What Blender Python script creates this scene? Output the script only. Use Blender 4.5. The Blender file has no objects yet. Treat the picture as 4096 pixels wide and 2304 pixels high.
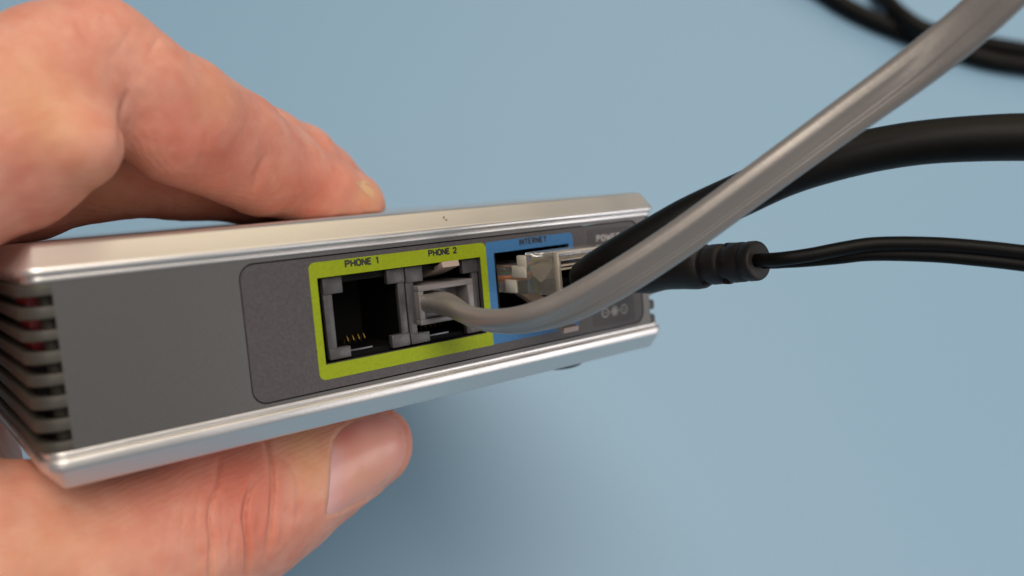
import bpy, bmesh, math, random
import numpy as np
from mathutils import Matrix, Vector
random.seed(4); rng = np.random.default_rng(4)
MM = 0.001
SC = bpy.context.scene
COL = SC.collection
RAD = math.radians

# ------------------------------------------------------------------ camera
CAM_H, PITCH = 238.0, RAD(62)                 # mm above the table, pitched down
SP, CP = math.sin(PITCH), math.cos(PITCH)
# rows: world X,Y,Z from camera-aligned x (right), y (down), z (forward), all in mm
C2W = np.array([[1, 0, 0], [0, -SP, CP], [0, -CP, -SP]])
def c2w(p):
    p = np.asarray(p, float)
    return (p @ C2W.T + np.array([0, 0, CAM_H])) * MM
cam = bpy.data.cameras.new('camera')
cam.sensor_width = 36.0
cam.lens = 3400 / 4096 * 36.0
cam.clip_start, cam.clip_end = 0.004, 20
cam.dof.use_dof = True
cam.dof.focus_distance = 0.120
cam.dof.aperture_fstop = 13
camo = bpy.data.objects.new('camera', cam); COL.objects.link(camo)
Rm = Matrix([[1, 0, 0], [0, SP, -CP], [0, CP, SP]])     # camera local axes in world
camo.matrix_world = Matrix.Translation((0, 0, CAM_H * MM)) @ Rm.to_4x4()
SC.camera = camo

# ------------------------------------------------------------------ world, lamps, exposure
SC.view_settings.view_transform = 'Standard'
SC.view_settings.look = 'None'
SC.view_settings.exposure = 0.0
SC.view_settings.gamma = 1.0
SC.cycles.use_denoising = True
w = bpy.data.worlds.new('World'); SC.world = w; w.use_nodes = True
w.node_tree.nodes['Background'].inputs[0].default_value = (0.51, 0.53, 0.58, 1)
w.node_tree.nodes['Background'].inputs[1].default_value = 0.26
def area(name, loc, target, sx, sy, power, color):
    l = bpy.data.lights.new(name, 'AREA'); l.shape = 'RECTANGLE'; l.size = sx; l.size_y = sy
    l.energy = power; l.color = color
    o = bpy.data.objects.new(name, l); COL.objects.link(o)
    o.location = loc
    o.rotation_euler = (Vector(target) - Vector(loc)).to_track_quat('-Z', 'Y').to_euler()
    return o
area('ceiling_lamp', (0.26, 0.30, 1.75), (0.0, 0.1, 0.0), 1.7, 0.95, 29.5, (1.0, 0.90, 0.79))
area('camera_side_fill', (0.55, -1.05, 1.70), (0.0, 0.1, 0.1), 1.2, 0.5, 3.5, (1.0, 0.92, 0.84))  # added fill from the camera side, brightens the index finger's flank
area('window_lamp', (1.75, -0.22, 0.40), (0.0, 0.05, 0.15), 1.0, 0.8, 8.6, (1.0, 0.96, 0.96))
area('far_wall_fill', (0.75, 1.75, 1.20), (0.0, 0.1, 0.15), 1.7, 1.2, 7.2, (1.0, 0.79, 0.48))  # added warm light standing in for the beige wall reflected in the chamfer

# ------------------------------------------------------------------ materials
def mat(name, color, rough=0.5, metal=0.0, noise=None, bump=None, var=0.0, var_scale=200, spec=0.5, fn=None, coord='Object'):
    m = bpy.data.materials.new(name); m.use_nodes = True
    nt = m.node_tree; N = nt.nodes; L = nt.links
    b = N['Principled BSDF']
    b.inputs['Base Color'].default_value = (*color, 1)
    b.inputs['Roughness'].default_value = rough
    b.inputs['Metallic'].default_value = metal
    b.inputs['Specular IOR Level'].default_value = spec
    tc = N.new('ShaderNodeTexCoord')
    if var:
        nz = N.new('ShaderNodeTexNoise'); nz.inputs['Scale'].default_value = var_scale; nz.inputs['Detail'].default_value = 5
        L.new(tc.outputs[coord], nz.inputs['Vector'])
        rp = N.new('ShaderNodeValToRGB')
        rp.color_ramp.elements[0].position = 0.3; rp.color_ramp.elements[1].position = 0.7
        rp.color_ramp.elements[0].color = (*[c * (1 - var) for c in color], 1)
        rp.color_ramp.elements[1].color = (*[min(1, c * (1 + var)) for c in color], 1)
        L.new(nz.outputs['Fac'], rp.inputs['Fac']); L.new(rp.outputs['Color'], b.inputs['Base Color'])
    if bump:
        sc, st, dist = bump
        nb = N.new('ShaderNodeTexNoise'); nb.inputs['Scale'].default_value = sc; nb.inputs['Detail'].default_value = 4
        L.new(tc.outputs[coord], nb.inputs['Vector'])
        bp = N.new('ShaderNodeBump'); bp.inputs['Strength'].default_value = st; bp.inputs['Distance'].default_value = dist
        L.new(nb.outputs['Fac'], bp.inputs['Height']); L.new(bp.outputs['Normal'], b.inputs['Normal'])
    if fn: fn(nt, b, tc)
    return m

def silver_fn(nt, b, tc):
    # small rub marks in the lacquer change its gloss
    N, L = nt.nodes, nt.links
    nz = N.new('ShaderNodeTexNoise'); nz.inputs['Scale'].default_value = 90; nz.inputs['Detail'].default_value = 6
    L.new(tc.outputs['Object'], nz.inputs['Vector'])
    mr = N.new('ShaderNodeMapRange'); mr.inputs['From Min'].default_value = 0.3; mr.inputs['From Max'].default_value = 0.7
    mr.inputs['To Min'].default_value = 0.34; mr.inputs['To Max'].default_value = 0.42
    L.new(nz.outputs['Fac'], mr.inputs['Value']); L.new(mr.outputs['Result'], b.inputs['Roughness'])
M = {}
M['silver'] = mat('silver lacquer', (0.70, 0.68, 0.66), 0.30, 0.9, bump=(2600, 0.12, 0.0001), fn=silver_fn)
M['panel'] = mat('grey lacquered plastic', (0.094, 0.091, 0.090), 0.42, 0.35, bump=(3000, 0.10, 0.0001), var=0.06, var_scale=2500)
M['slat'] = mat('grey vent plastic', (0.058, 0.054, 0.044), 0.5, 0.2, bump=(2500, 0.08, 0.0001))
M['sticker'] = mat('dark printed label film', (0.062, 0.056, 0.058), 0.5, spec=0.35, bump=(2400, 0.30, 0.0002), var=0.16, var_scale=2600)
M['green'] = mat('lime print', (0.235, 0.30, 0.006), 0.55, spec=0.2, bump=(2400, 0.25, 0.0002), var=0.07, var_scale=1800)
M['blue'] = mat('blue print', (0.040, 0.14, 0.31), 0.55, spec=0.2, bump=(2400, 0.25, 0.0002), var=0.07, var_scale=1800)
M['ink'] = mat('dark ink', (0.014, 0.013, 0.010), 0.6)
M['darkprint'] = mat('darker print', (0.042, 0.036, 0.038), 0.5, spec=0.35, bump=(2400, 0.30, 0.0002), var=0.16, var_scale=2600)
M['white_ink'] = mat('pale ink', (0.28, 0.265, 0.26), 0.6)
M['jack'] = mat('charcoal jack plastic', (0.055, 0.052, 0.055), 0.38, bump=(1800, 0.25, 0.0002), var=0.12, var_scale=900)
M['black'] = mat('black plastic and port shade', (0.0025, 0.0025, 0.0025), 0.6, spec=0.15)  # black parts; inside the ports the near-black colour stands in for shade
M['gold'] = mat('gold contact', (0.11, 0.075, 0.022), 0.5, 1.0)
M['steel'] = mat('bright steel', (0.12, 0.12, 0.13), 0.4, 1.0)
M['red_board'] = mat('red circuit board', (0.26, 0.004, 0.010), 0.5)
M['inner'] = mat('dark inner shell', (0.040, 0.032, 0.022), 0.6, var=0.25, var_scale=300)
M['rubber'] = mat('dark rubber foot', (0.05, 0.055, 0.06), 0.6, bump=(1500, 0.2, 0.0001))
M['cable_black'] = mat('black cable jacket', (0.0035, 0.0032, 0.0028), 0.48, spec=0.14, bump=(1200, 0.15, 0.0002), var=0.2, var_scale=300)
M['plug_black'] = mat('black plug rubber', (0.014, 0.012, 0.0115), 0.55, spec=0.35, bump=(1500, 0.35, 0.0002), var=0.15, var_scale=600)
M['grey_plug'] = mat('grey plug plastic', (0.16, 0.145, 0.145), 0.33, bump=(900, 0.15, 0.0002))
M['grey_cord'] = mat('silver grey satin cord', (0.30, 0.275, 0.255), 0.36, 0.48, bump=(1500, 0.10, 0.0002))
def clear_fn(nt, b, tc):
    b.inputs['Transmission Weight'].default_value = 0.91
    b.inputs['IOR'].default_value = 1.45
M['clear'] = mat('clear plug plastic', (1.0, 0.95, 0.88), 0.06, bump=(500, 0.15, 0.0002), fn=clear_fn)
def milky_fn(nt, b, tc):
    b.inputs['Transmission Weight'].default_value = 0.4
M['milky'] = mat('milky moulded plastic', (0.88, 0.80, 0.70), 0.2, bump=(700, 0.3, 0.0003), fn=milky_fn)  # whitened to paint sparkle into the plug's steps and wedge
M['frost'] = mat('frosted plug plastic', (0.62, 0.55, 0.47), 0.25, bump=(700, 0.3, 0.0003), fn=milky_fn)
M['latch'] = mat('smoky latch plastic', (0.36, 0.285, 0.245), 0.25, bump=(700, 0.2, 0.0002))
M['table'] = mat('blue laminate', (0.224, 0.372, 0.512), 0.5, bump=(1400, 0.12, 0.0002), var=0.05, var_scale=1300)

# ------------------------------------------------------------------ object helpers
def tag(o, label=None, cat=None, group=None, kind=None):
    if label: o['label'] = label
    if cat: o['category'] = cat
    if group: o['group'] = group
    if kind: o['kind'] = kind
    return o
def link(name, me, material, parent=None, smooth=None):
    if material is not None:
        me.materials.clear(); me.materials.append(material)
    if smooth is not None:
        me.polygons.foreach_set('use_smooth', [True] * len(me.polygons))
        if smooth < 179: me.set_sharp_from_angle(angle=RAD(smooth))
    o = bpy.data.objects.new(name, me); COL.objects.link(o)
    if parent: o.parent = parent
    return o
def empty(name, parent=None, matrix=None):
    o = bpy.data.objects.new(name, None); COL.objects.link(o)
    o.empty_display_size = 0.01
    if parent: o.parent = parent
    if matrix is not None: o.matrix_world = matrix
    return o
def mesh(name, verts, faces):
    me = bpy.data.meshes.new(name)
    me.from_pydata([tuple(v) for v in verts], [], [tuple(f) for f in faces])
    me.update(); return me
def fix(me):
    bm = bmesh.new(); bm.from_mesh(me)
    bmesh.ops.remove_doubles(bm, verts=bm.verts, dist=1e-7)
    bmesh.ops.recalc_face_normals(bm, faces=bm.faces)
    bm.to_mesh(me); bm.free(); return me

class MB:
    """collects shapes (mm, local frame of the thing) into one mesh"""
    def __init__(s): s.v, s.f = [], []
    def add(s, V, F):
        n = len(s.v); s.v += [np.asarray(v, float) for v in V]; s.f += [tuple(i + n for i in f) for f in F]
    def box(s, x0, x1, y0, y1, z0, z1, b=0.12):
        bm = bmesh.new()
        bmesh.ops.create_cube(bm, size=1)
        for v in bm.verts:
            v.co = ((x0 + x1) / 2 + v.co.x * (x1 - x0), (y0 + y1) / 2 + v.co.y * (y1 - y0), (z0 + z1) / 2 + v.co.z * (z1 - z0))
        if b:
            bmesh.ops.bevel(bm, geom=list(bm.edges), offset=min(b, 0.3 * min(x1 - x0, y1 - y0, z1 - z0)), segments=2, profile=0.5, affect='EDGES')
        bm.verts.index_update()
        s.add([v.co[:] for v in bm.verts], [[v.index for v in f.verts] for f in bm.faces]); bm.free()
    def sweep(s, P, U, prof, cap=True):
        """closed profile (a,b) along P; a runs along U, b along T x U"""
        P = np.asarray(P, float); U = np.asarray(U, float); prof = np.asarray(prof, float)
        T = np.gradient(P, axis=0); T /= np.linalg.norm(T, axis=1)[:, None]
        U = U - (U * T).sum(1)[:, None] * T; U /= np.linalg.norm(U, axis=1)[:, None]
        B = np.cross(T, U)
        n, k = len(P), prof.shape[-2]
        pr = np.broadcast_to(prof, (n, k, 2))
        V = P[:, None] + pr[:, :, :1] * U[:, None] + pr[:, :, 1:] * B[:, None]
        F = [(i * k + j, i * k + (j + 1) % k, (i + 1) * k + (j + 1) % k, (i + 1) * k + j) for i in range(n - 1) for j in range(k)]
        if cap: F += [tuple(range(k))[::-1], tuple((n - 1) * k + j for j in range(k))]
        s.add(V.reshape(-1, 3), F)
    def build(s, name, material, parent=None, smooth=35):
        me = mesh(name, [v * MM for v in s.v], s.f); fix(me)
        return link(name, me, material, parent, smooth)

def rrect(x0, x1, y0, y1, r, n=8):
    pts = []
    for cx, cy, a in ((x1 - r, y1 - r, 0), (x0 + r, y1 - r, 90), (x0 + r, y0 + r, 180), (x1 - r, y0 + r, 270)):
        for i in range(n + 1):
            t = RAD(a + 90 * i / n); pts.append((cx + r * math.cos(t), cy + r * math.sin(t)))
    return pts
def sheet(name, loops, y0, y1, material, parent, bevel=0.0, smooth=35):
    """flat plate in the X-Z plane with holes, between y0 (front) and y1 (mm)"""
    cu = bpy.data.curves.new(name, 'CURVE'); cu.dimensions = '2D'; cu.fill_mode = 'BOTH'
    cu.extrude = (y1 - y0) / 2 * MM; cu.bevel_depth = 0
    for lp in loops:
        sp = cu.splines.new('POLY'); sp.points.add(len(lp) - 1); sp.use_cyclic_u = True
        for p, (x, z) in zip(sp.points, lp): p.co = (x * MM, z * MM, 0, 1)
    t = bpy.data.objects.new('t', cu); COL.objects.link(t)
    dg = bpy.context.evaluated_depsgraph_get(); dg.update()
    me = bpy.data.meshes.new_from_object(t.evaluated_get(dg))
    bpy.data.objects.remove(t); bpy.data.curves.remove(cu)
    me.transform(Matrix(((1, 0, 0, 0), (0, 0, -1, (y0 + y1) / 2 * MM), (0, 1, 0, 0), (0, 0, 0, 1))))
    me.name = name; fix(me)
    return link(name, me, material, parent, smooth)
GLYPH = {'P': [[(0, 0), (0, 1)], [(0, .93), (.38, .93), (.48, .82), (.48, .62), (.38, .5), (0, .5)]],
         'H': [[(0, 0), (0, 1)], [(.5, 0), (.5, 1)], [(0, .5), (.5, .5)]],
         'O': [[(.14, .07), (.36, .07), (.5, .24), (.5, .76), (.36, .93), (.14, .93), (0, .76), (0, .24), (.14, .07)]],
         'N': [[(0, 0), (0, 1)], [(.5, 0), (.5, 1)], [(.02, .95), (.48, .05)]],
         'E': [[(0, 0), (0, 1)], [(0, .93), (.44, .93)], [(0, .52), (.38, .52)], [(0, .07), (.44, .07)]],
         '1': [[(.26, 0), (.26, 1)], [(.26, .93), (.06, .74)]],
         '2': [[(0, .76), (.12, .93), (.36, .93), (.48, .78), (.46, .60), (.02, .07), (.5, .07)]],
         'I': [[(.08, 0), (.08, 1)]], 'T': [[(-.04, .91), (.56, .91)], [(.26, 0), (.26, .9)]],
         'R': [[(0, 0), (0, 1)], [(0, .93), (.36, .93), (.48, .82), (.48, .62), (.36, .5), (0, .5)], [(.2, .5), (.5, 0)]],
         'W': [[(0, 1), (.17, .02), (.35, .8), (.53, .02), (.7, 1)]], ' ': []}
ADV = {'I': .34, 'W': .92, ' ': .34, '1': .56}
def lettering(txt, x0, x1, z0, z1, y, material, parent, th=0.28):
    """bold condensed capitals drawn as flat strokes"""
    m = MB(); x = 0; q = []
    for ch in txt:
        for st in GLYPH[ch]: q.append([(x + a, c) for a, c in st])
        x += ADV.get(ch, .74)
    wd = max(p[0] for st in q for p in st); sx, sz = (x1 - x0) / wd, (z1 - z0)
    k = 0
    for st in q:
        for (a, b), (c, d) in zip(st[:-1], st[1:]):
            A, B = np.array([a * sx, b * sz]), np.array([c * sx, d * sz]); t = B - A; t /= np.linalg.norm(t)
            h = np.array([-t[1], t[0]]) * th * sz / 2; e = t * th * sz * .22 if len(st) > 2 else t * 0
            k += 1; yy = y - (k % 5) * 0.004
            m.add([(x0 + p[0], yy, z0 + p[1]) for p in (A - e - h, B + e - h, B + e + h, A - e + h)], [(0, 1, 2, 3)])
    return m.build('lettering', material, parent, None)
def spline(P, n):
    """centripetal-ish Catmull-Rom through rows of P, n samples"""
    P = np.asarray(P, float)
    d = np.linalg.norm(np.diff(P[:, :3], axis=0), axis=1) ** 0.5 + 1e-6
    t = np.concatenate([[0], np.cumsum(d)])
    m = np.empty_like(P)
    m[1:-1] = ((P[1:-1] - P[:-2]) / d[:-1, None] * d[1:, None] + (P[2:] - P[1:-1]) / d[1:, None] * d[:-1, None]) / (d[:-1] + d[1:])[:, None]
    m[0] = (P[1] - P[0]) / d[0]; m[-1] = (P[-1] - P[-2]) / d[-1]
    x = np.linspace(0, t[-1], n); i = np.clip(np.searchsorted(t, x) - 1, 0, len(d) - 1)
    h = d[i][:, None]; s = ((x - t[i]) / d[i])[:, None]
    return (2*s**3-3*s**2+1)*P[i] + (s**3-2*s**2+s)*h*m[i] + (-2*s**3+3*s**2)*P[i+1] + (s**3-s**2)*h*m[i+1]

# ------------------------------------------------------------------ frames: the held adapter in front of the camera
DR = np.array([[0.79066721, -0.60699088, -0.08004643], [-0.12842866, -0.03659834, -0.99104321], [0.59862462, 0.79386562, -0.10689213]])
DT = np.array([-48.51458404, 17.91601758, 94.14902456])
def d2c(p): return np.asarray(p, float) @ DR.T + DT          # adapter mm -> camera-aligned mm
def c2d(p): return (np.asarray(p, float) - DT) @ DR
def at(u, v, d):                                             # direction of a point seen at (u,v), d mm deep
    return np.array([(u - 1288) / 2138.3 * d, (v - 724.5) / 2138.3 * d, d])
mw = C2W @ DR
tw = c2w(DT)
DEV = Matrix([[*mw[0], tw[0]], [*mw[1], tw[1]], [*mw[2], tw[2]], [0, 0, 0, 1]])

# ------------------------------------------------------------------ table
def box_world(x0, x1, y0, y1, z0, z1, b):
    m = MB(); m.box(x0, x1, y0, y1, z0, z1, b); return m
t = box_world(-700, 430, -420, 640, -28, 0, 4).build('table_top', M['table'])
tag(t, kind='structure')

# ------------------------------------------------------------------ adapter
dev = empty('phone_adapter', matrix=DEV)
tag(dev, 'silver and grey phone adapter box with lime and blue labelled ports, held in the hand', 'phone adapter')

def slab(profile):
    X0, X1, Y0, Y1, r = -3.3, 95.4, -0.55, 100.6, 2.6
    V, F, k = [], [], None
    for ins, z in profile:
        lp = rrect(X0 + ins, X1 - ins, Y0 + ins, Y1 - ins, max(r - ins * 1.15, 0.35), 10)
        k = len(lp); V += [(x, y, z) for x, y in lp]
    n = len(profile)
    for i in range(n - 1):
        F += [(i * k + j, i * k + (j + 1) % k, (i + 1) * k + (j + 1) % k, (i + 1) * k + j) for j in range(k)]
    F += [tuple(range(k))[::-1], tuple((n - 1) * k + j for j in range(k))]
    m = MB(); m.add(V, F); return m
top = slab([(2.2, 18.70), (0.75, 18.70), (0.60, 18.78), (0.55, 18.95), (0.55, 19.30), (0.62, 19.40), (0.30, 19.48), (0.10, 19.58), (0.02, 19.75), (0.0, 20.0), (0.08, 20.25), (0.22, 20.42), (0.40, 20.55),
            (1.95, 22.50), (2.2, 22.74), (2.7, 22.90), (3.6, 22.96)])
top.build('top_plate', M['silver'], dev, 50)
m = MB()
for (x, y, z, a_, l) in ((51.6, 0.75, 21.682, .9, .30), (51.8, 0.45, 21.305, -.5, .26)):
    n_ = np.array([0, -.783, .622]); e1 = np.array([math.cos(a_), .622 * math.sin(a_), .783 * math.sin(a_)]); e2 = np.cross(n_, e1)
    c_ = np.array([x, y, z]) + n_ * 0.03
    m.add([c_ + l * math.cos(t_) * e1 + .13 * math.sin(t_) * e2 for t_ in np.linspace(0, 6.283, 10, endpoint=False)], [tuple(range(10))])
m.build('scuff_mark', mat('scuffed lacquer', (0.20, 0.16, 0.11), 0.6), dev)
bot = slab([(2.2, -0.04), (0.75, -0.04), (0.58, -0.12), (0.52, -0.25), (0.50, -0.60), (0.60, -0.72), (0.24, -0.80), (0.06, -0.92), (0.0, -1.05), (0.02, -1.90), (0.10, -2.12), (0.30, -2.32),
            (1.85, -4.28), (2.1, -4.53), (2.6, -4.70), (3.4, -4.75)])
bot.build('bottom_plate', M['silver'], dev, 50)

# front panel with the recess for the label, then the label with its print
ST = (20.5, 90.6, 0.36, 18.28, 2.0)
sheet('front_panel', [[(0, -0.1), (92.2, -0.1), (92.2, 18.75), (0, 18.75)], rrect(*ST)], 0.0, 0.9, M['panel'], dev)
OP, OI = (30.75, 56.95, 3.85, 15.36), (59.5, 74.5, 4.3, 15.66)
rc = lambda b: [(b[0], b[2]), (b[1], b[2]), (b[1], b[3]), (b[0], b[3])]
PWR = [(83.3 + 4.3 * math.cos(a), 9.6 + 4.3 * math.sin(a)) for a in np.linspace(0, 2 * math.pi, 28, endpoint=False)]
lab = sheet('port_label', [rrect(20.68, 90.42, 0.54, 18.10, 1.85), rc(OP), rc(OI), PWR], 0.10, 0.9, M['sticker'], dev)
sheet('green_print', [rrect(29.7, 58.1, 1.85, 17.45, 0.9)[:18] + rrect(29.7, 58.1, 1.85, 17.45, 0.9)[18:27] + [(58.1, 1.85)] , rc(OP)], 0.05, 0.099, M['green'], lab)
def half_round(x0, x1, z0, z1, r):
    p = rrect(x0, x1, z0, z1, r)
    return p[:9] + [(x0, z1), (x0, z0)] + p[27:]
sheet('blue_print', [half_round(58.102, 75.5, 1.9, 17.42, 0.9), rc(OI)], 0.05, 0.099, M['blue'], lab)
sheet('dark_print', [rrect(78.7, 88.5, 1.2, 17.4, 0.5), PWR], 0.07, 0.099, M['darkprint'], lab)
lettering('PHONE 1', 35.0, 39.85, 16.32, 17.22, 0.049, M['ink'], lab)
lettering('PHONE 2', 48.1, 52.8, 16.38, 17.25, 0.049, M['ink'], lab)
lettering('INTERNET', 64.5, 70.0, 16.42, 17.26, 0.049, M['ink'], lab)
lettering('POWER', 80.8, 86.1, 15.40, 16.35, 0.069, M['white_ink'], lab)
# polarity mark: ring - dot - ring
pm = MB()
def ring2(cx, cz, r0, r1, n=20):
    V, F = [], []
    for i in range(n):
        a = 2 * math.pi * i / n
        for r in (r0, r1):
            V.append((cx + r * math.cos(a), 0.045, cz + r * math.sin(a)))
    F = [(2 * i, 2 * i + 1, (2 * i + 3) % (2 * n), (2 * i + 2) % (2 * n)) for i in range(n)]
    pm.add(V, F)
def bar2(x0, x1, z0, z1): pm.add([(x0, .045, z0), (x1, .045, z0), (x1, .045, z1), (x0, .045, z1)], [(0, 1, 2, 3)])
ring2(81.55, 3.32, 0.62, 0.84); ring2(85.95, 3.32, 0.62, 0.84); ring2(83.75, 3.32, 0.0, 0.62)
ring2(83.75, 3.32, 0.72, 0.86)
bar2(82.38, 83.0, 3.25, 3.39); bar2(84.5, 85.1, 3.25, 3.39); bar2(81.2, 81.95, 3.26, 3.38); bar2(85.6, 86.3, 3.26, 3.38); bar2(85.89, 86.01, 2.97, 3.67)
bar2(83.9, 86.2, 5.2, 5.36)
pm.build('polarity_symbol', M['white_ink'], lab, None)

# phone ports
def phone_port(x0, wd):
    p = empty('phone_port', dev)
    m = MB(); z0, z1 = 4.15, 15.2; x1 = x0 + wd
    m.box(x0, x0 + 1.3, 1.05, 1.9, z0, z1); m.box(x1 - 1.1, x1, 1.05, 1.9, z0, z1)
    for a, b, c, d in ((x0 + .02, x0 + 2.85, 12.95, z1 + .02), (x1 - 2.75, x1 + .02, 13.15, z1 + .02), (x0 + .02, x0 + 3.15, z0 - .02, 5.65), (x1 - 2.85, x1 + .02, z0 - .02, 5.95)):
        m.box(a, b, 0.85, 1.9, c, d)
    m.build('housing', M['jack'], p)
    m = MB(); m.box(x0 - 0.9, x1 + 0.02, 13.2, 13.8, 3.2, 15.9, 0); m.box(x0 + .01, x0 + 1.25, 1.92, 13.1, z0, z1, 0); m.box(x1 - 1.05, x1 - .01, 1.92, 13.1, z0, z1, 0); m.box(x0 + 1.26, x1 - 1.06, 1.6, 13.1, z1 - .9, z1 + 0.3, 0); m.box(x0 + 1.26, x1 - 1.06, 2.4, 13.1, z0 - .6, z0 + 0.35, 0)
    m.build('cavity', M['black'], p)  # inner walls coloured black to put the jack's shade into them
    m = MB(); m.box(x0 + 3.05, x0 + 7.0, 1.9, 2.4, 4.62, 4.92, 0.05); m.build('spring_bar', M['steel'], p)
    for i in range(4):
        m = MB(); xx = x0 + 4.6 + i * 0.86
        pts = np.array([(xx, 4.4, 5.7), (xx, 4.6, 6.1), (xx, 4.9, 6.4), (xx, 5.4, 6.2), (xx, 5.8, 5.2)])
        q = spline(pts, 14)
        m.sweep(q, np.tile([1, 0, 0], (14, 1)), [(0.14 * math.cos(a), 0.14 * math.sin(a)) for a in np.linspace(0, 6.283, 8, endpoint=False)])
        m.build('contact_pin', M['gold'], p)
    return p
phone_port(31.8, 12.42); phone_port(44.42, 12.5)
# dark tunnel behind each opening so the light stays out of the case
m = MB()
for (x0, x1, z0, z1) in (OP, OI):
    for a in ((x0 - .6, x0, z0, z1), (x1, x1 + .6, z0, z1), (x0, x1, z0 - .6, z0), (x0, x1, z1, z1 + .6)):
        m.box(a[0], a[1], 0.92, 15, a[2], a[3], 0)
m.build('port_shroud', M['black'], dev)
ip = empty('internet_port', dev)
m = MB()
m.box(59.55, 60.6, 1.0, 14, 3.0, 15.6); m.box(73.4, 74.45, 1.0, 14, 3.0, 15.6)
m.box(60.7, 62.2, 0.7, 14, 3.1, 6.8); m.box(71.9, 73.3, 0.7, 14, 3.1, 6.8); m.box(60.65, 73.35, 1.4, 14, 15.62, 16.2)
m.build('housing', M['black'], ip)
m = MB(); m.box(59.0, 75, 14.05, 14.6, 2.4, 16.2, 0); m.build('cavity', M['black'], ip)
m = MB(); m.box(60.5, 62.0, 0.55, 0.72, 3.3, 4.9, 0.05); m.build('spring_tab', M['steel'], ip)
pj = MB()
P = np.array([(83.3, y, 9.6) for y in (0.3, 3, 8)])
pj.sweep(P, np.tile([1, 0, 0], (3, 1)), [(4.28 * math.cos(a), 4.28 * math.sin(a)) for a in np.linspace(0, 6.283, 28, endpoint=False)])
pj.build('power_jack', M['black'], dev)

# louvred corners and sides: slats run round the corners
zz = [(16.14, 14.80), (13.54, 12.39), (11.22, 9.86), (8.69, 7.41), (6.23, 4.84), (3.66, 2.27)]
def side_path(s, r, ins):
    """from the front panel edge, round the corner, along the side to the back"""
    P = []
    x_e, cx, out = (0.05, -0.3, -3.3 + ins) if s < 0 else (92.15, 92.1, 95.1 - ins)
    rr = abs(cx - out)
    P.append((x_e, ins + 0.02 + 0.0))
    for i in range(11):
        a = RAD(78 - 78 * i / 10) if i else RAD(76)
        P.append((cx + s * rr * math.cos(a) , rr + ins - rr * math.sin(a)))
    for y in np.linspace(rr + ins + 3, 97, 8): P.append((out, y))
    return np.array(P)
def slat_mb(s, z1, z0, ins, th):
    p2 = side_path(s, 0, ins + th / 2)
    P = np.column_stack([p2, np.full(len(p2), (z0 + z1) / 2)])
    h = (z1 - z0) / 2
    prof = rrect(-h, h, -th / 2, th / 2, 0.13, 3)
    m = MB(); m.sweep(P, np.tile([0, 0, 1.0], (len(P), 1)), prof); return m
for s in (-1, 1):
    for z1, z0 in zz: slat_mb(s, z1, z0, 0.0, 1.5).build('vent_slat', M['slat'], dev, 40)
    m = slat_mb(s, 18.69, 17.30, 0.0, 1.5); m.build('vent_rail', M['slat'], dev, 40)
    m = slat_mb(s, 1.08, -0.03, 0.0, 1.5); m.build('vent_rail', M['slat'], dev, 40)
# inner structure behind the louvres
m = MB()
for s in (-1, 1):
    p2 = side_path(s, 0, 2.4)[:9]
    m.sweep(np.column_stack([p2, np.full(len(p2), 9.3)]), np.tile([0, 0, 1.0], (len(p2), 1)), [(-9.3, -.3), (9.3, -.3), (9.3, .3), (-9.3, .3)])
m.box(1.0, 91.5, 15.2, 97, 0.2, 18.4, 0)
m.box(-2.0, 94, 92, 98, 0.2, 18.4, 0)
m.build('inner_shell', M['inner'], dev, 40)
m = MB(); m.box(-2.0, 0.5, 5.2, 60, 9.2, 10.8, 0.1); m.box(-1.9, 0.4, 5.0, 14, 10.8, 17.2, 0.1); m.build('circuit_board', M['red_board'], dev)
# rubber feet
for fx, fy in ((76.3, 7.2), (8.2, 8.2), (76.3, 90), (8.2, 90)):
    m = MB(); n = 28; V, F = [], []
    rings = [(4.3, -4.70), (4.3, -5.05), (4.1, -5.35), (3.6, -5.55), (0.01, -5.62)]
    for r, z in rings:
        V += [(fx + r * math.cos(2 * math.pi * i / n), fy + r * math.sin(2 * math.pi * i / n), z) for i in range(n)]
    for k in range(len(rings) - 1):
        F += [(k * n + i, k * n + (i + 1) % n, (k + 1) * n + (i + 1) % n, (k + 1) * n + i) for i in range(n)]
    m.add(V, F); m.build('rubber_foot', M['rubber'], dev, 40)

# ------------------------------------------------------------------ cables
class CMB(MB):
    """same, but points are camera-aligned mm and are placed in the world"""
    def build(s, name, material, parent=None, smooth=35):
        me = mesh(name, [c2w(v) for v in s.v], s.f); fix(me)
        return link(name, me, material, parent, smooth)
circ = lambda r, n=18: [(r * math.cos(a), r * math.sin(a)) for a in np.linspace(0, 2 * math.pi, n, endpoint=False)]
def in_frame(mb):
    """adapter-frame shapes -> camera-aligned"""
    c = CMB(); c.v = [d2c(v) for v in mb.v]; c.f = mb.f; return c

# grey flat phone cord with its plug in the second phone port
pc = empty('phone_cable', matrix=Matrix.Translation(Vector(c2w(d2c((50.4, 0, 9.5))))))
tag(pc, 'flat silver grey phone cord plugged into the second lime port, crossing over the black cables', 'phone cable')
def under(o, root):
    bpy.context.view_layer.update()
    o.parent = root; o.matrix_parent_inverse = root.matrix_world.inverted(); return o
m = MB()
px0, px1, pz0, pz1 = 45.7, 55.15, 6.75, 12.4
W1 = 0.85
m.box(px0, px1, -0.1, 11, pz1 - W1, pz1, .15); m.box(px0, px1, -0.1, 11, pz0, pz0 + W1 * .95, .15)
m.box(px0 + .002, px0 + W1, -0.08, 11, pz0 + W1 * .9, pz1 - W1 * .95, .1); m.box(px1 - W1 * 1.2, px1 - .002, -0.08, 11, pz0 + W1 * .9, pz1 - W1 * .95, .1)
m.box(px0 + .3, px1 - .3, 3.2, 11, pz0 + .3, pz1 - .3, 0)
m.box(px0 + 1.0, px1 - 1.5, 0.9, 3.4, pz0 + .8, pz0 + 1.75, .12)
plug = under(in_frame(m).build('plug', M['grey_plug']), pc)
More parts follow.
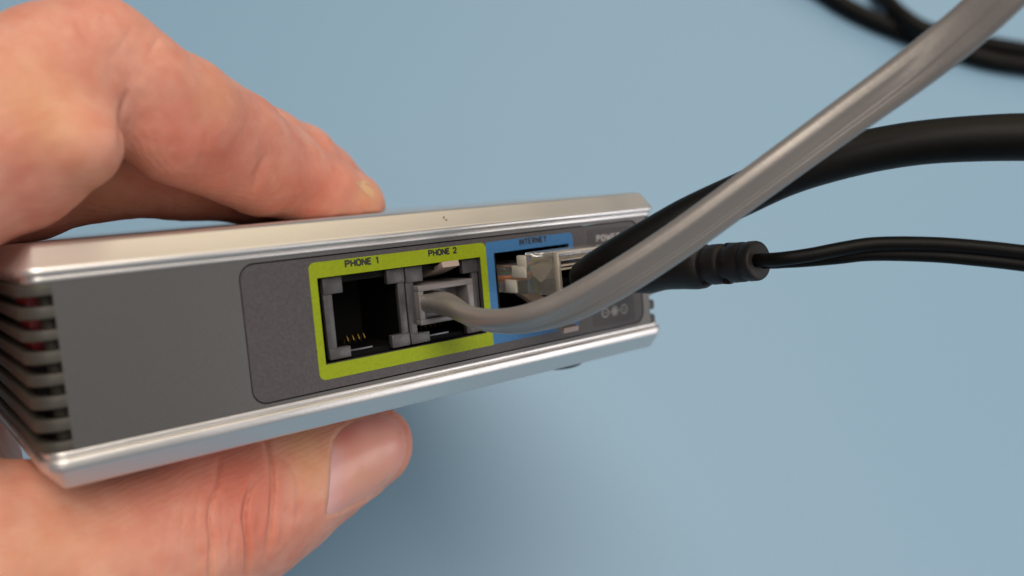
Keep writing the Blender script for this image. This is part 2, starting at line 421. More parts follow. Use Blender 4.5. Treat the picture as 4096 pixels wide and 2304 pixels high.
m = MB()                                        # latch above the plug
pts = np.array([(51.2, 8.0, 13.0), (51.2, 4.0, 13.7), (51.2, 1.0, 14.5), (51.2, -0.6, 15.0)])
m.sweep(spline(pts, 10), np.tile([1, 0, 0], (10, 1)), rrect(-1.45, 1.45, -0.42, 0.42, .15, 3))
under(in_frame(m).build('latch', M['latch']), plug)
start = [d2c((48.6, 4.0, 9.9)), d2c((48.4, 1.5, 9.9)), d2c((48.5, -0.8, 9.75))]
pxs = [(1150, 781, 116.5), (1190, 799, 113), (1255, 809, 110), (1330, 802, 107.5), (1425, 772, 106), (1550, 706, 104.5), (1700, 609, 103.5), (1900, 464, 102.5), (2100, 318, 101.5), (2280, 188, 99.5), (2420, 78, 97), (2530, -22, 94.5), (2640, -130, 92)]
ctl = start + [at(*p) for p in pxs]
# direction of the flat width along the cord
Xc = DR[:, 0]
ups = [Xc, Xc, Xc, (.55, .2, .8), (.3, .22, .93), (.1, .26, .96), (.05, .42, .90), (.18, .66, .73), (.32, .75, .58), (.40, .72, .56), (.42, .72, .55), (.47, .76, .45), (.57, .78, .22), (.64, .74, -.2), (.636, .68, -.36), (.636, .68, -.36)]
S = spline(np.column_stack([ctl, np.array(ups)]), 150)
def flat_prof(wd, th, n=12):
    r = th / 2; p = []
    for i in range(n + 1):
        a = -math.pi / 2 + math.pi * i / n; p.append((wd / 2 - r + r * math.cos(a), r * math.sin(a)))
    up = [(x, r) for x in np.linspace(wd / 2 - r, -(wd / 2 - r), 13)[1:-1]]
    g = lambda x: 0.09 * math.exp(-((x - .62) / 0.13) ** 2) - 0.07 * math.exp(-((x - .36) / 0.13) ** 2) + 0.04 * math.exp(-((x + .8) / 0.5) ** 2)
    p += [(x, y - g(x)) for x, y in [(x, r) for x in np.linspace(wd / 2 - r, -(wd / 2 - r), 45)[1:-1]]]
    for i in range(n + 1):
        a = math.pi / 2 + math.pi * i / n; p.append((-(wd / 2 - r) + r * math.cos(a), r * math.sin(a)))
    p += [(x, -r + g(x)) for x in np.linspace(-(wd / 2 - r), wd / 2 - r, 45)[1:-1]]
    return np.array(p)
m = CMB(); m.sweep(S[:, :3], S[:, 3:], flat_prof(5.3, 2.5)); under(m.build('cord', M['grey_cord'], None, 60), pc)

# black round network cable with clear plug
nc = empty('network_cable', matrix=Matrix.Translation(Vector(c2w(d2c((67, 0, 12))))))
tag(nc, 'thick round black network cable with a clear plug in the blue internet port', 'network cable')
m = MB()
a0, a1, b0, b1 = 61.2, 72.9, 9.45, 15.6
YR = -12.6
YS = -5.2                                       # behind this the plug is full height, in front of it lower
m.box(a0, a1, YR, YS, b1 - .7, b1, .2); m.box(a0, a0 + .7, YR, YS, b0, b1 - .68, .15); m.box(a1 - .7, a1, YR, YS, b0, b1 - .68, .15)
m.box(a0 + .68, a1 - .68, YR + .1, YS, b0 + .002, b0 + .7, .15)
m.box(a0 + .05, a1 - .05, YS - .05, 8, b0 - .15, 13.55, .3)
cp = under(in_frame(m).build('plug', M['clear']), nc)
m = MB()                                        # frosted steps, strain relief wedge and rear rim
m.box(a0 - .10, a0 + .5, -5.5, -3.3, 13.2, 15.15, .25); m.box(a0 - .14, a0 + .6, -5.3, -1.9, 11.75, 13.62, .25)
m.box(a0 - .08, a0 + .5, -2.7, 0.1, 9.45, 11.45, .25)
w0, w1 = a0 + .75, a0 + 2.6
wp = [(-10.9, 13.5), (-8.4, 14.0), (-5.6, 13.4), (-6.6, 12.2), (-8.0, 11.2), (-9.2, 11.9)]
m.add([(w0, y, z) for y, z in wp] + [(w1, y, z) for y, z in wp], [tuple(range(6)), tuple(range(11, 5, -1))] + [(i, i + 6, (i + 1) % 6 + 6, (i + 1) % 6) for i in range(6)])
under(in_frame(m).build('moulding', M['milky']), cp)
m = MB()
m.box(a0 - .06, a0 + .3, YR - .05, YR + 0.75, b0 - .05, b1 + .05, .1); m.box(a0 + .31, a1 + .05, YR - .05, YR + 0.5, b1 - .28, b1 + .05, .08)
for z_ in (14.25, 13.45, 12.95): m.box(a0 + .9, a1 - .9, YR + .6, -6.0, z_, z_ + .28, .08)
under(in_frame(m).build('rear_rim', M['frost']), cp)
m = MB(); m.box(a0 + .75, a0 + 3.4, -11.4, -7.3, 9.75, 11.7, .5); m.box(a0 + .8, a0 + 2.4, -7.4, -5.4, 9.75, 12.0, .5)
under(in_frame(m).build('jacket_end', M['cable_black']), cp)
m = MB()
pts = np.array([(68.2, 6, 9.0), (68.2, 2, 7.4), (68.2, -2.5, 5.0), (68.2, -5.2, 3.4), (68.2, -6.4, 3.1)])
m.sweep(spline(pts, 14), np.tile([1, 0, 0], (14, 1)), rrect(-1.5, 1.5, -0.4, 0.4, .15, 3))
under(in_frame(m).build('latch', M['latch']), cp)
for i, nm in enumerate(('orange', 'blue', 'green', 'brown')):
    m = MB(); x = 63.2 + i * 2.1
    q = spline(np.array([(66 + (x - 66) * .4, -4.2, 12), (x, -1.5, 11.6), (x, 6, 11.2)]), 10)
    m.sweep(q, np.tile([0, 0, 1.0], (10, 1)), circ(0.48, 10))
    under(in_frame(m).build('wire', mat(nm + ' wire', dict(orange=(.6, .2, .04), blue=(.06, .12, .4), green=(.07, .3, .08), brown=(.2, .09, .04))[nm], 0.4)), cp)
ctl = [d2c((66.8, -6.5, 11.0)), d2c((66.8, -9, 11.0)), d2c((66.8, -13.2, 11.2)), at(1478, 697, 117), at(1545, 657, 114), at(1659, 592, 112.5), at(1735, 550, 112), at(1861, 491, 112), at(1984, 436, 112.5), at(2110, 398, 113), at(2222, 373, 113), at(2345, 356, 112.5), at(2576, 345, 111), at(2760, 352, 110)]
rad = np.array([1.9, 2.0, 2.2, 2.55, 2.8, 2.88, 2.9, 2.9, 2.9, 2.9, 2.92, 2.95, 3.1, 3.1])
S = spline(np.column_stack([ctl, rad]), 140)
m = CMB(); m.sweep(S[:, :3], np.tile([0, 0, 1.0], (140, 1)), np.array([S[i, 3] * np.array(circ(1, 28)) for i in range(140)]))
under(m.build('cable', M['cable_black'], None, 60), nc)

# power lead: ribbed barrel plug and twin flex
pw = empty('power_lead', matrix=Matrix.Translation(Vector(c2w(d2c((83.3, 0, 9.6))))))
tag(pw, 'thin black twin power lead with ribbed barrel plug in the power socket', 'power lead')
ax0, ax1 = np.array([82.9, 0.2, 9.75]), np.array([82.6, -30.6, 12.35])
L_ = np.linalg.norm(ax1 - ax0); dirv = (ax1 - ax0) / L_
prof = [(0, 3.2), (1, 3.3), (5, 3.45), (8.5, 3.78), (10, 3.85), (11.4, 3.62), (12.8, 3.42), (14.5, 3.40), (17, 3.48), (19.6, 3.62), (20.6, 3.55), (21.3, 3.25), (21.6, 2.75), (22.1, 2.68), (22.5, 2.95), (22.9, 3.08), (24.6, 3.02), (25.0, 2.8), (25.2, 2.5), (26.0, 2.46), (26.25, 2.75), (26.6, 2.98), (28.4, 2.93), (28.7, 2.7), (28.9, 2.62), (29.2, 2.72), (29.5, 2.92), (30.5, 2.90), (30.8, 2.80), (30.95, 2.6), (31.0, 2.3)]
prof = [(a * L_ / 31.0, r * 0.97) for a, r in prof]
m = MB(); P = np.array([ax0 + dirv * a for a, r in prof])
U = np.tile([1, 0, 0.], (len(P), 1)); n = 40
T = dirv; B = np.cross(T, [1, 0, 0]); B /= np.linalg.norm(B); Ux = np.cross(B, T)
V = [P[i] + r * (math.cos(2 * math.pi * j / n) * Ux + math.sin(2 * math.pi * j / n) * B) for i, (a, r) in enumerate(prof) for j in range(n)]
F = [(i * n + j, i * n + (j + 1) % n, (i + 1) * n + (j + 1) % n, (i + 1) * n + j) for i in range(len(prof) - 1) for j in range(n)]
F += [tuple(range(n)), tuple((len(prof) - 1) * n + j for j in range(n))]
m.add(V, F)
pp = under(in_frame(m).build('barrel_plug', M['plug_black'], None, 50), pw)
m = MB()                                        # moulded bridges across the rib gaps
for a_, an in ((21.9, 1.2), (21.9, -1.9), (25.6, 1.3), (25.6, -1.8), (25.6, -.2)):
    q = ax0 + dirv * (a_ * L_ / 31) + 2.55 * (math.cos(an) * Ux + math.sin(an) * B)
    m.box(q[0] - .45, q[0] + .45, q[1] - .6, q[1] + .6, q[2] - .45, q[2] + .45, .1)
under(in_frame(m).build('rib_bridge', M['plug_black']), pp)
c0 = d2c(ax1)
ctl = [d2c(ax1 - dirv * 3), c0 + np.array([0.4, 0.1, -.3]), at(1960, 655, 115.5), at(2032, 648, 114.5), at(2110, 637, 114), at(2189, 627, 113.5), at(2345, 628, 113), at(2460, 637, 112.5), at(2576, 650, 112), at(2760, 676, 111)]
ups = [(.3, .1, .95), (.3, .1, .95), (.2, .15, .95), (.1, .35, .93), (0, .6, .8), (0, .72, .69), (0, .82, .57), (0, .85, .5), (0, .85, .5), (0, .85, .5)]
S = spline(np.column_stack([ctl, np.array(ups)]), 90)
p8 = [(0.88 + 0.95 * math.cos(a), 0.95 * math.sin(a)) for a in np.linspace(-2.6, 2.6, 17)] + [(-0.88 + 0.95 * math.cos(a), 0.95 * math.sin(a)) for a in np.linspace(math.pi - 2.6, math.pi + 2.6, 17)]
m = CMB(); m.sweep(S[:, :3], S[:, 3:], p8); under(m.build('twin_flex', M['cable_black'], None, 60), pw)

# two black cables lying on the table behind
def on_table(u, v, z=3.0):
    d = (CAM_H - z) / (SP + (v - 724.5) / 2138.3 * CP); return at(u, v, d)
def table_cable(label, pts, r):
    S = spline([on_table(u, v, z) for u, v, z in pts], 90)
    m = CMB(); m.sweep(S, np.tile([0, 0, 1.0], (90, 1)), circ(r, 18))
    o = m.build('black_cable', M['cable_black'], None, 60)
    tag(o, label, 'cable', 'blurred black cables on the table')
k8 = lambda cx, cy, z=3.0: (1824 + cx * .521, cy * .521, z)
table_cable('lower black cable of the blurred pair on the blue table at upper right', [k8(-200, -420), k8(150, -210), k8(440, -60), k8(570, 25), k8(720, 100), k8(860, 155), k8(1010, 205), k8(1180, 265), k8(1310, 298), k8(1444, 318), k8(1700, 350), k8(2300, 420)], 3.3)
table_cable('upper black cable of the blurred pair on the table, crossing over the other', [k8(500, -480, 2.6), k8(650, -200, 2.6), k8(760, -20, 4), k8(850, 75, 7.6), k8(930, 130, 8.2), k8(1020, 165, 7.0), k8(1120, 190, 4.0), k8(1260, 215, 3), k8(1444, 245, 2.6), k8(1700, 290, 2.6), k8(2300, 330, 2.6)], 3.2)

# ------------------------------------------------------------------ the hand: one continuous surface from a distance field
def J(u, v, d, rpx): return (*at(u, v, d), rpx * d / 2138.3)
index = [J(-520, 520, 84, 240), J(-250, 350, 91, 190), J(0, 247, 98, 152), J(150, 166, 103, 150), J(224, 141, 106, 150)]
index_low = [J(-520, 600, 86, 270), J(-250, 480, 91, 232), J(0, 368, 97, 206), J(108, 286, 102, 188)]
index2 = [J(250, 150, 106.5, 157), J(352, 230, 110, 150), J(450, 288, 116, 150), J(590, 356, 127, 128), J(700, 430, 137, 115), J(800, 488, 144, 100), J(884, 520, 150, 88)]
pads = [J(425, 362, 111.5, 88), J(520, 398, 119, 78), J(640, 450, 130, 82)]
bulge = [J(60, 380, 97, 168), J(198, 366, 97, 106)]
middle = [J(-420, 580, 108, 185), J(-150, 494, 114, 177), J(40, 440, 120, 168), J(235, 372, 127, 174)]
middle2 = [J(255, 372, 127.5, 172), J(440, 396, 135.5, 156), J(640, 412, 146, 150), J(740, 432, 153, 122), J(800, 462, 158, 104), J(850, 494, 163, 88)]
ring = [J(-420, 560, 130, 165), J(-120, 500, 138, 145), J(60, 430, 144, 125), J(180, 400, 150, 120)]
ring2_ = [J(180, 400, 150, 118), J(330, 420, 156, 108), J(480, 440, 163, 102), J(600, 455, 169, 96), J(700, 495, 175, 86)]
thumb = [J(-420, 1480, 92, 330), J(-100, 1452, 100, 292), J(150, 1432, 108, 268), J(430, 1330, 118, 236), J(610, 1262, 125, 206), J(700, 1222, 128, 178), J(790, 1178, 132, 150), J(868, 1146, 135, 126), J(932, 1122, 137, 104)]
palm = [J(-700, 620, 105, 340), J(-560, 1000, 105, 330), J(-420, 1400, 100, 330)]
palm2 = [J(-330, 760, 150, 190), J(-170, 1010, 150, 165), J(-120, 1180, 140, 150), J(-150, 1400, 120, 200)]
def chain_sd(P, ch, k=None):
    best = None
    for a, b in zip(ch[:-1], ch[1:]):
        pa, ra = np.array(a[:3]), a[3]; pb, rb = np.array(b[:3]), b[3]
        ba = pb - pa; t = np.clip(((P - pa) @ ba) / (ba @ ba), 0, 1)
        d = np.linalg.norm(P - pa - t[..., None] * ba, axis=-1) - (ra + (rb - ra) * t)
        best = d if best is None else smin(best, d, 1.0)
    return best
def smin(a, b, k):
    h = np.clip(k - np.abs(a - b), 0, None) / k
    return np.minimum(a, b) - h * h * k * 0.25
def dev_sd(P):
    q = c2d(P.reshape(-1, 3)).reshape(P.shape)
    c = np.array([45.9, 50, 9.1]); h = np.array([49.5, 50.55, 13.88]); r = 0.8
    e = np.abs(q - c) - (h - r)
    s = np.linalg.norm(np.maximum(e, 0), axis=-1) + np.minimum(e.max(-1), 0) - r
    # cut the edges the way the plates are chamfered
    a = np.abs(q - c)
    for i in (0, 1):
        s = np.maximum(s, ((a[..., i] - (h[i] - 3.2)) * 0.6 + (a[..., 2] - h[2]) * 0.8 ))
    return s
def hand_sd(P):
    f = smin(smin(chain_sd(P, index), chain_sd(P, index_low), 6), chain_sd(P, bulge), 3.5)
    f = smin(f, smin(chain_sd(P, index2), chain_sd(P, pads), 5.0), 1.0)
    m_ = smin(chain_sd(P, middle), chain_sd(P, middle2), 3.0)
    r_ = smin(chain_sd(P, ring), chain_sd(P, ring2_), 3.0)
    g = smin(f, m_, 1.2); g = smin(g, r_, 1.2)
    t_ = chain_sd(P, thumb)
    pl = smin(chain_sd(P, palm), chain_sd(P, palm2), 8)
    g = smin(smin(g, pl, 8), t_, 6)
    return np.maximum(g, -(dev_sd(P) + 0.03))
def surface_nets(fn, lo, hi, step):
    ax = [np.arange(l, h, step) for l, h in zip(lo, hi)]
    f = np.empty([len(a) for a in ax], np.float32)
    for i in range(0, len(ax[0]), 16):
        g = np.stack(np.meshgrid(ax[0][i:i + 16], ax[1], ax[2], indexing='ij'), -1)
        f[i:i + 16] = fn(g)
    ins = f < 0
    nx, ny, nz = f.shape
    c = np.zeros((nx - 1, ny - 1, nz - 1), np.int8)
    for dx in (0, 1):
        for dy in (0, 1):
            for dz in (0, 1): c += ins[dx:nx - 1 + dx, dy:ny - 1 + dy, dz:nz - 1 + dz]
    act = (c > 0) & (c < 8)
    idx = -np.ones(act.shape, np.int64); cells = np.argwhere(act); idx[act] = np.arange(len(cells))
    acc = np.zeros((len(cells), 3)); cnt = np.zeros(len(cells))
    cor = [(x, y, z) for x in (0, 1) for y in (0, 1) for z in (0, 1)]
    for a in range(8):
        for b in range(a + 1, 8):
            A, B = np.array(cor[a]), np.array(cor[b])
            if np.abs(A - B).sum() != 1: continue
            fa = f[tuple((cells + A).T)]; fb = f[tuple((cells + B).T)]
            s = (fa < 0) != (fb < 0); t = np.where(s, fa / np.where(s, fa - fb, 1), 0)
            acc += np.where(s[:, None], A + t[:, None] * (B - A), 0); cnt += s
    V = np.array(lo) + (cells + acc / cnt[:, None]) * step
    Fs = []
    for d in range(3):
        e1, e2 = [np.eye(3, dtype=int)[k] for k in ((d + 1) % 3, (d + 2) % 3)]
        sl0 = [slice(1, -1)] * 3; sl1 = [slice(1, -1)] * 3
        sl0[d] = slice(0, -1); sl1[d] = slice(1, None)
        ch = ins[tuple(sl0)] != ins[tuple(sl1)]
        q = np.argwhere(ch); off = np.ones(3, int); off[d] = 0; q = q + off
        inside = ins[tuple(q.T)]
        quad = np.stack([idx[tuple((q - e1 - e2).T)], idx[tuple((q - e2).T)], idx[tuple(q.T)], idx[tuple((q - e1).T)]], 1)
        quad[~inside] = quad[~inside][:, ::-1]
        Fs.append(quad)
    F = np.concatenate(Fs); F = F[(F >= 0).all(1)]
    return V, F
lo, hi = np.array([-112, -44, 66.]), np.array([-12, 66, 182.])
V, F = surface_nets(hand_sd, lo, hi, 0.75)
me = mesh('hand', V, F.tolist())
# finer net before the skin folds are pressed in
tmp = bpy.data.objects.new('t', me); COL.objects.link(tmp)
sm = tmp.modifiers.new('s', 'SMOOTH'); sm.factor = 0.5; sm.iterations = 3
sb = tmp.modifiers.new('s', 'SUBSURF'); sb.levels = 1
dg = bpy.context.evaluated_depsgraph_get(); dg.update()
me2 = bpy.data.meshes.new_from_object(tmp.evaluated_get(dg)); bpy.data.objects.remove(tmp)
n = len(me2.vertices); co = np.empty(n * 3); me2.vertices.foreach_get('co', co); co = co.reshape(-1, 3)
no = np.empty(n * 3); me2.vertices.foreach_get('normal', no); no = no.reshape(-1, 3)
uv = np.stack([co[:, 0] / co[:, 2] * 2138.3 + 1288, co[:, 1] / co[:, 2] * 2138.3 + 724.5], 1)
facing = -(no * co).sum(1) / np.linalg.norm(co, axis=1)
def pl_dist(uv, pts, frac=False):
    best = np.full(len(uv), 1e9); fr = np.zeros(len(uv))
    pts = spline(np.column_stack([np.array(pts, float), np.zeros(len(pts))]), 24)[:, :2]
    for i, (a, b) in enumerate(zip(pts[:-1], pts[1:])):
        ba = b - a; t = np.clip(((uv - a) @ ba) / (ba @ ba), 0, 1)
        d = np.linalg.norm(uv - a - t[:, None] * ba, axis=1)
        fr = np.where(d < best, (i + t) / 23, fr); best = np.minimum(best, d)
    return (best, fr) if frac else best
CREASES = [  # polyline, half width px, depth mm
    ([(552, 1150), (545, 1215), (530, 1262), (526, 1310), (532, 1360), (526, 1449), (528, 1500)], 5.5, 0.60),
    ([(640, 1200), (622, 1248), (615, 1298), (623, 1383), (617, 1470)], 5.5, 0.72),
    ([(666, 1100), (685, 1189), (683, 1295), (664, 1410)], 5.5, 0.65),
    ([(690, 1135), (738, 1185), (750, 1260), (744, 1330)], 6, 0.20),
    ([(590, 1300), (579, 1370), (582, 1460)], 4, 0.22), ([(560, 1250), (556, 1320), (562, 1400)], 4, 0.10), ([(648, 1290), (645, 1340), (652, 1400)], 4, 0.12),
    ([(455, 1220), (420, 1320), (405, 1420)], 4, 0.09), ([(482, 1200), (455, 1320), (450, 1460)], 4, 0.10), ([(505, 1190), (492, 1300), (488, 1400)], 4, 0.07),
    ([(430, 1210), (385, 1310)], 3.5, 0.07), ([(710, 1330), (700, 1380)], 5, 0.1),
    ([(190, 38), (203, 80), (232, 115)], 6, 0.16), ([(254, 20), (262, 58)], 6, 0.16), ([(338, 60), (305, 112), (265, 158)], 6, 0.14), ([(402, 88), (375, 132)], 6, 0.2),
    ([(90, 115), (140, 165), (200, 195)], 7, 0.08), ([(125, 35), (170, 95)], 6, 0.08), ([(60, 160), (110, 200)], 6, 0.06), ([(215, 30), (232, 75)], 5, 0.1),
    ([(672, 385), (650, 432), (636, 480)], 9, 0.30), ([(525, 320), (505, 400), (475, 460)], 6, 0.08),
    ([(322, 225), (306, 275), (304, 330), (306, 380)], 6, 0.45)]
for k in range(22):
    u0, v0 = rng.uniform(440, 740), rng.uniform(1160, 1400)
    CREASES.append(([(u0, v0), (u0 - 6 + rng.normal() * 4, v0 + 30), (u0 - 8 + rng.normal() * 6, v0 + rng.uniform(60, 120))], rng.uniform(2.5, 4.5), rng.uniform(0.04, 0.11)))
for k in range(16):
    u0, v0 = rng.uniform(330, 780), 0; v0 = 330 + (u0 - 330) * .36 + rng.uniform(-70, 60)
    CREASES.append(([(u0, v0), (u0 - 12, v0 + 25), (u0 - 30 + rng.normal() * 5, v0 + rng.uniform(45, 75))], rng.uniform(2.5, 4), rng.uniform(0.03, 0.07)))
disp = np.zeros(n)
front = np.clip((facing + 0.05) / 0.15, 0, 1)
near = co[:, 2] < 147
for pts, hw, dep in CREASES:
    d, fr = pl_dist(uv, pts, True)
    w_ = np.sin(math.pi * np.clip(fr, 0.0, 1.0)) ** 0.5 * np.exp(-np.clip(d - 60, 0, None))
    prof_ = np.exp(-(d / hw) ** 2) - 0.16 * np.exp(-((d - 3.2 * hw) / (2.0 * hw)) ** 2)
    disp -= np.where(near, front * dep * prof_ * w_, 0)
# groove of the nail folds
NAIL = [(839, 1108), (833, 1150), (831, 1195), (827, 1250), (823, 1292), (861, 1281), (914, 1254), (967, 1221), (1003, 1181), (1023, 1130), (1014, 1082), (990, 1052), (945, 1044), (896, 1060), (861, 1080)]
INAIL = [(896, 459), (914, 455), (936, 463), (956, 481), (968, 505), (962, 516), (940, 502), (916, 482)]
def inside(uv, poly):
    x, y = uv.T; r = np.zeros(len(uv), bool); P = np.array(poly, float)
    for (x0, y0), (x1, y1) in zip(P, np.roll(P, -1, 0)):
        c = (y0 > y) != (y1 > y); xi = (x1 - x0) * (y - y0) / (y1 - y0 + 1e-9) + x0
        r ^= c & (x < xi)
    return r
dn = pl_dist(uv, NAIL + NAIL[:1])
disp -= np.where(near, front * 0.10 * np.exp(-(dn / 6) ** 2), 0)
sd_ = np.where(inside(uv, NAIL), -dn, dn)
disp += np.where(near, front * 0.20 * np.clip((sd_ + 6) / 16, 0, 1) * np.exp(-np.clip(sd_ - 10, 0, None) / 16), 0)
# soft uneven flesh
wv = lambda s, ph: np.sin(co @ np.array([.9, .5, .7]) * s + ph) * np.sin(co @ np.array([-.4, .9, .3]) * s * 1.3 + 2 * ph) * np.sin(co @ np.array([.5, -.3, .8]) * s * .8 + ph)
disp += 0.14 * wv(0.42, 1.0) + 0.05 * wv(1.2, .3)
co2 = co + no * disp[:, None]
# colour fields of the skin itself: flushed, pale and yellowish patches
gs = lambda u, v, r: np.exp(-(((uv - np.array([u, v])) / r) ** 2).sum(1)) * (facing > -0.4)
flush = 0.75 * gs(600, 1190, 120) + 0.5 * gs(640, 1330, 90) + 0.6 * gs(1000, 1090, 60) + 0.6 * gs(560, 400, 140) + 0.55 * gs(800, 470, 110) + 0.35 * gs(440, 330, 120) + 0.4 * gs(100, 480, 160) + 0.5 * gs(360, 1200, 150) + 0.25 * gs(640, 235, 50)
pale = 0.7 * gs(765, 1110, 60) + 0.5 * gs(790, 1200, 50) + 0.45 * gs(150, 330, 70) + 0.5 * gs(60, 240, 120) + 0.6 * gs(925, 490, 28) + 0.3 * gs(540, 250, 70) + 0.35 * gs(120, 1400, 200) + 0.3 * gs(250, 470, 90)
me2.vertices.foreach_set('co', c2w(co2).ravel()); me2.update()
for nm, a in (('flush', flush), ('pale', pale)):
    at_ = me2.attributes.new(nm, 'FLOAT', 'POINT'); at_.data.foreach_set('value', np.clip(a, 0, 1).astype(np.float32))
def skin_fn(nt, b, tc):
    N, L = nt.nodes, nt.links
    def noise(sc, det=4): 
        z = N.new('ShaderNodeTexNoise'); z.inputs['Scale'].default_value = sc; z.inputs['Detail'].default_value = det
        L.new(tc.outputs['Object'], z.inputs['Vector']); return z.outputs['Fac']
    def mix(f, a, c):
        m_ = N.new('ShaderNodeMix'); m_.data_type = 'RGBA'
        if hasattr(f, 'is_output'): L.new(f, m_.inputs['Factor'])
        else: m_.inputs['Factor'].default_value = f
        for s_, val in ((m_.inputs[6], a), (m_.inputs[7], c)):
            if hasattr(val, 'is_output'): L.new(val, s_)
            else: s_.default_value = (*val, 1)
        return m_.outputs[2]
    def rng_(o, a, c, lo_=0., hi_=1.):
        r = N.new('ShaderNodeMapRange'); L.new(o, r.inputs[0]); r.inputs[1].default_value = a; r.inputs[2].default_value = c; r.inputs[3].default_value = lo_; r.inputs[4].default_value = hi_; return r.outputs[0]
    base = mix(rng_(noise(150), .35, .65), (0.59, 0.262, 0.186), (0.65, 0.332, 0.243))
    base = mix(rng_(noise(340, 7), .42, .70, 0, .48), base, (0.56, 0.185, 0.120))
    at1 = N.new('ShaderNodeAttribute'); at1.attribute_name = 'flush'
    at2 = N.new('ShaderNodeAttribute'); at2.attribute_name = 'pale'
    base = mix(rng_(at1.outputs['Fac'], 0, 1, 0, .75), base, (0.52, 0.118, 0.076))
    base = mix(rng_(at2.outputs['Fac'], 0, 1, 0, .8), base, (0.62, 0.345, 0.165))
    L.new(base, b.inputs['Base Color'])
    b.inputs['Subsurface Weight'].default_value = 0.6
    b.inputs['Subsurface Radius'].default_value = (1.0, 0.35, 0.2)
    b.inputs['Subsurface Scale'].default_value = 0.0028
    # fine skin relief: pores plus ridge lines
    wt = N.new('ShaderNodeTexWave'); wt.inputs['Scale'].default_value = 420; wt.inputs['Distortion'].default_value = 5; wt.inputs['Detail'].default_value = 2; wt.inputs['Detail Scale'].default_value = 0.6
    mp = N.new('ShaderNodeMapping'); mp.inputs['Rotation'].default_value = (0.3, 0.2, 0.6); L.new(tc.outputs['Object'], mp.inputs[0]); L.new(mp.outputs[0], wt.inputs['Vector'])
    nz2 = N.new('ShaderNodeTexNoise'); nz2.inputs['Scale'].default_value = 1100; nz2.inputs['Detail'].default_value = 3; L.new(tc.outputs['Object'], nz2.inputs['Vector'])
    ad = N.new('ShaderNodeMath'); ad.operation = 'MULTIPLY_ADD'; L.new(wt.outputs['Fac'], ad.inputs[0]); ad.inputs[1].default_value = 0.34; L.new(nz2.outputs['Fac'], ad.inputs[2])
    bp = N.new('ShaderNodeBump'); bp.inputs['Strength'].default_value = 0.30; bp.inputs['Distance'].default_value = 0.00022
    L.new(ad.outputs[0], bp.inputs['Height']); L.new(bp.outputs['Normal'], b.inputs['Normal'])
M['skin'] = mat('skin', (0.6, 0.3, 0.18), 0.50, fn=skin_fn, spec=0.35)
hand = link('hand', me2, M['skin'], None, 180)
tag(hand, 'bare hand gripping the adapter, fingers curled over its top and thumb underneath', 'hand')

from mathutils.bvhtree import BVHTree
from mathutils import geometry
BVH = BVHTree.FromPolygons([Vector(v) for v in co2], [tuple(p.vertices) for p in me2.polygons])
def nail_fn(nt, b, tc):
    N, L = nt.nodes, nt.links
    prev = None
    base = b.inputs['Base Color'].default_value[:3]
    for nm, col in (('rosy', (0.50, 0.13, 0.095)), ('lunula', (0.60, 0.33, 0.32)), ('tan', (0.60, 0.29, 0.19))):
        a_ = N.new('ShaderNodeAttribute'); a_.attribute_name = nm
        m_ = N.new('ShaderNodeMix'); m_.data_type = 'RGBA'; L.new(a_.outputs['Fac'], m_.inputs['Factor'])
        if prev is None: m_.inputs[6].default_value = (*base, 1)
        else: L.new(prev, m_.inputs[6])
        m_.inputs[7].default_value = (*col, 1); prev = m_.outputs[2]
    L.new(prev, b.inputs['Base Color'])
    b.inputs['Subsurface Weight'].default_value = 0.4; b.inputs['Subsurface Radius'].default_value = (1, .4, .25); b.inputs['Subsurface Scale'].default_value = 0.002
    b.inputs['Coat Weight'].default_value = 0.25; b.inputs['Coat Roughness'].default_value = 0.22
    wv_ = N.new('ShaderNodeTexNoise'); wv_.inputs['Scale'].default_value = 220; wv_.inputs['Detail'].default_value = 2
    L.new(tc.outputs['Object'], wv_.inputs['Vector'])
    bp = N.new('ShaderNodeBump'); bp.inputs['Strength'].default_value = 0.12; bp.inputs['Distance'].default_value = 0.0006
    L.new(wv_.outputs['Fac'], bp.inputs['Height']); L.new(bp.outputs['Normal'], b.inputs['Normal'])
M['nail'] = mat('nail horn', (0.63, 0.29, 0.23), 0.38, fn=nail_fn)
M['fingernail'] = mat('pale nail horn', (0.66, 0.40, 0.215), 0.34, fn=nail_fn)
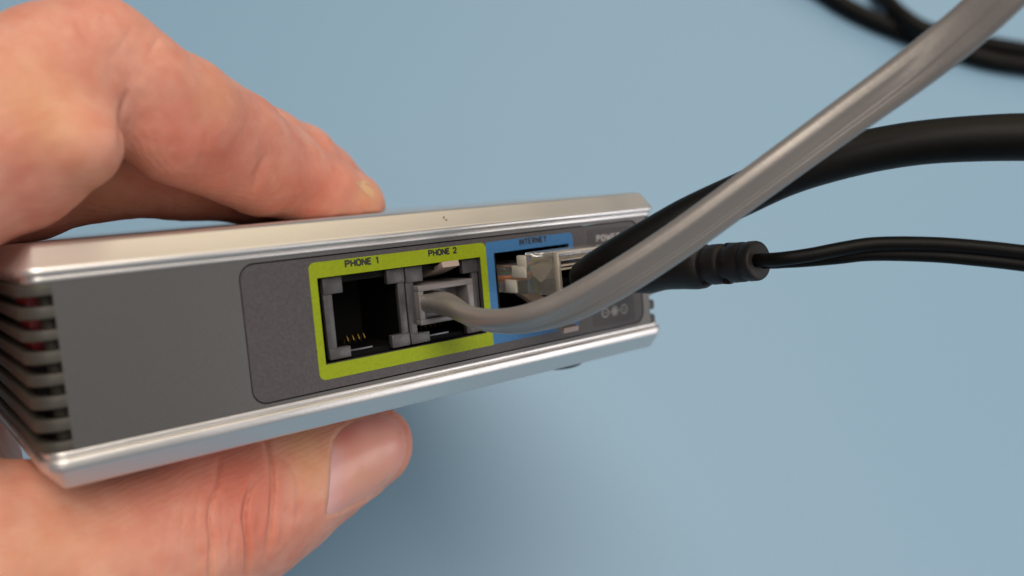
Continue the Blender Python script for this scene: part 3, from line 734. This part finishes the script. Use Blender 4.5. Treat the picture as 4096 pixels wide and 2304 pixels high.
def nail(poly, name, material, res, dome, fields):
    P = np.array(poly, float); lo_, hi_ = P.min(0) - 2, P.max(0) + 2
    g = np.stack(np.meshgrid(np.linspace(lo_[0], hi_[0], res), np.linspace(lo_[1], hi_[1], res), indexing='ij'), -1).reshape(-1, 2)
    NB = 90
    closed = np.vstack([P, P[:1]])
    loop = spline(np.column_stack([closed, np.zeros(len(closed))]), NB + 1)[:-1, :2]
    cl2 = np.vstack([loop, loop[:1]])
    def pd(q):
        best = np.full(len(q), 1e9)
        for a, b in zip(cl2[:-1], cl2[1:]):
            ba = b - a; t = np.clip(((q - a) @ ba) / (ba @ ba + 1e-9), 0, 1); best = np.minimum(best, np.linalg.norm(q - a - t[:, None] * ba, axis=1))
        return best
    keep = inside(g, loop); g = g[keep]; g = g[pd(g) > 3.0]
    pts = np.vstack([loop, g]); de = pd(pts); de[:NB] = 0
    q = []
    for (u, v), d in zip(pts, de):
        r = Vector(((u - 1288) / 2138.3, (v - 724.5) / 2138.3, 1.0)).normalized()
        hit, nrm, _, _ = BVH.ray_cast(Vector((0, 0, 0)), r)
        if hit is None: hit, nrm, _, _ = BVH.find_nearest(r * 145)
        if nrm.dot(r) > 0: nrm = -nrm
        q.append(hit + nrm * (0.015 + dome * (1 - math.exp(-d / 16))))
    vs, es, fs, ov, *_ = geometry.delaunay_2d_cdt([Vector(p) for p in pts], [], [list(range(NB))], 1, 1e-6)
    order = [o[0] for o in ov]
    Q = np.array([q[i] for i in order])
    # even out the fine skin relief so the plate is smooth
    nb = [set() for _ in order]
    for f in fs:
        for a, b in zip(f, list(f[1:]) + [f[0]]): nb[a].add(b); nb[b].add(a)
    inner = [i for i in range(len(order)) if order[i] >= NB]
    for _ in range(6):
        Q2 = Q.copy()
        for i in inner: Q2[i] = 0.4 * Q[i] + 0.6 * Q[list(nb[i])].mean(0)
        Q = Q2
    me_ = mesh(name, c2w(Q), fs)
    PP = pts[order]
    for nm, fn in fields.items():
        at_ = me_.attributes.new(nm, 'FLOAT', 'POINT'); at_.data.foreach_set('value', np.clip(fn(PP), 0, 1).astype(np.float32))
    bm = bmesh.new(); bm.from_mesh(me_); bmesh.ops.recalc_face_normals(bm, faces=bm.faces); bm.to_mesh(me_); bm.free()
    if sum(p.normal.dot(Vector(c2w(np.zeros(3))) - p.center) for p in me_.polygons) < 0: me_.flip_normals()
    return link(name, me_, material, hand, 180)
G2 = lambda P, u, v, r: np.exp(-(((P - np.array([u, v])) / np.array(r)) ** 2).sum(1))
nail(NAIL, 'thumbnail', M['nail'], 40, 0.16, {'rosy': lambda P: 0.75 * G2(P, 862, 1090, (38, 40)) + 0.35 * G2(P, 950, 1060, (60, 22)) + .25 * G2(P, 1010, 1110, (16, 50)),
    'lunula': lambda P: 0.9 * np.clip(1 - (P[:, 0] - 832 - (1180 - P[:, 1]) * .06) / 34, 0, 1) ** .6 * np.clip((P[:, 1] - 1115) / 30, 0, 1),
    'tan': lambda P: 0.7 * G2(P, 905, 1200, (28, 45)) + .5 * G2(P, 960, 1190, (40, 40))})
nail(INAIL, 'fingernail', M['fingernail'], 22, 0.05, {'rosy': lambda P: P[:, 0] * 0, 'lunula': lambda P: P[:, 0] * 0, 'tan': lambda P: 0.5 * G2(P, 950, 500, (30, 20))})
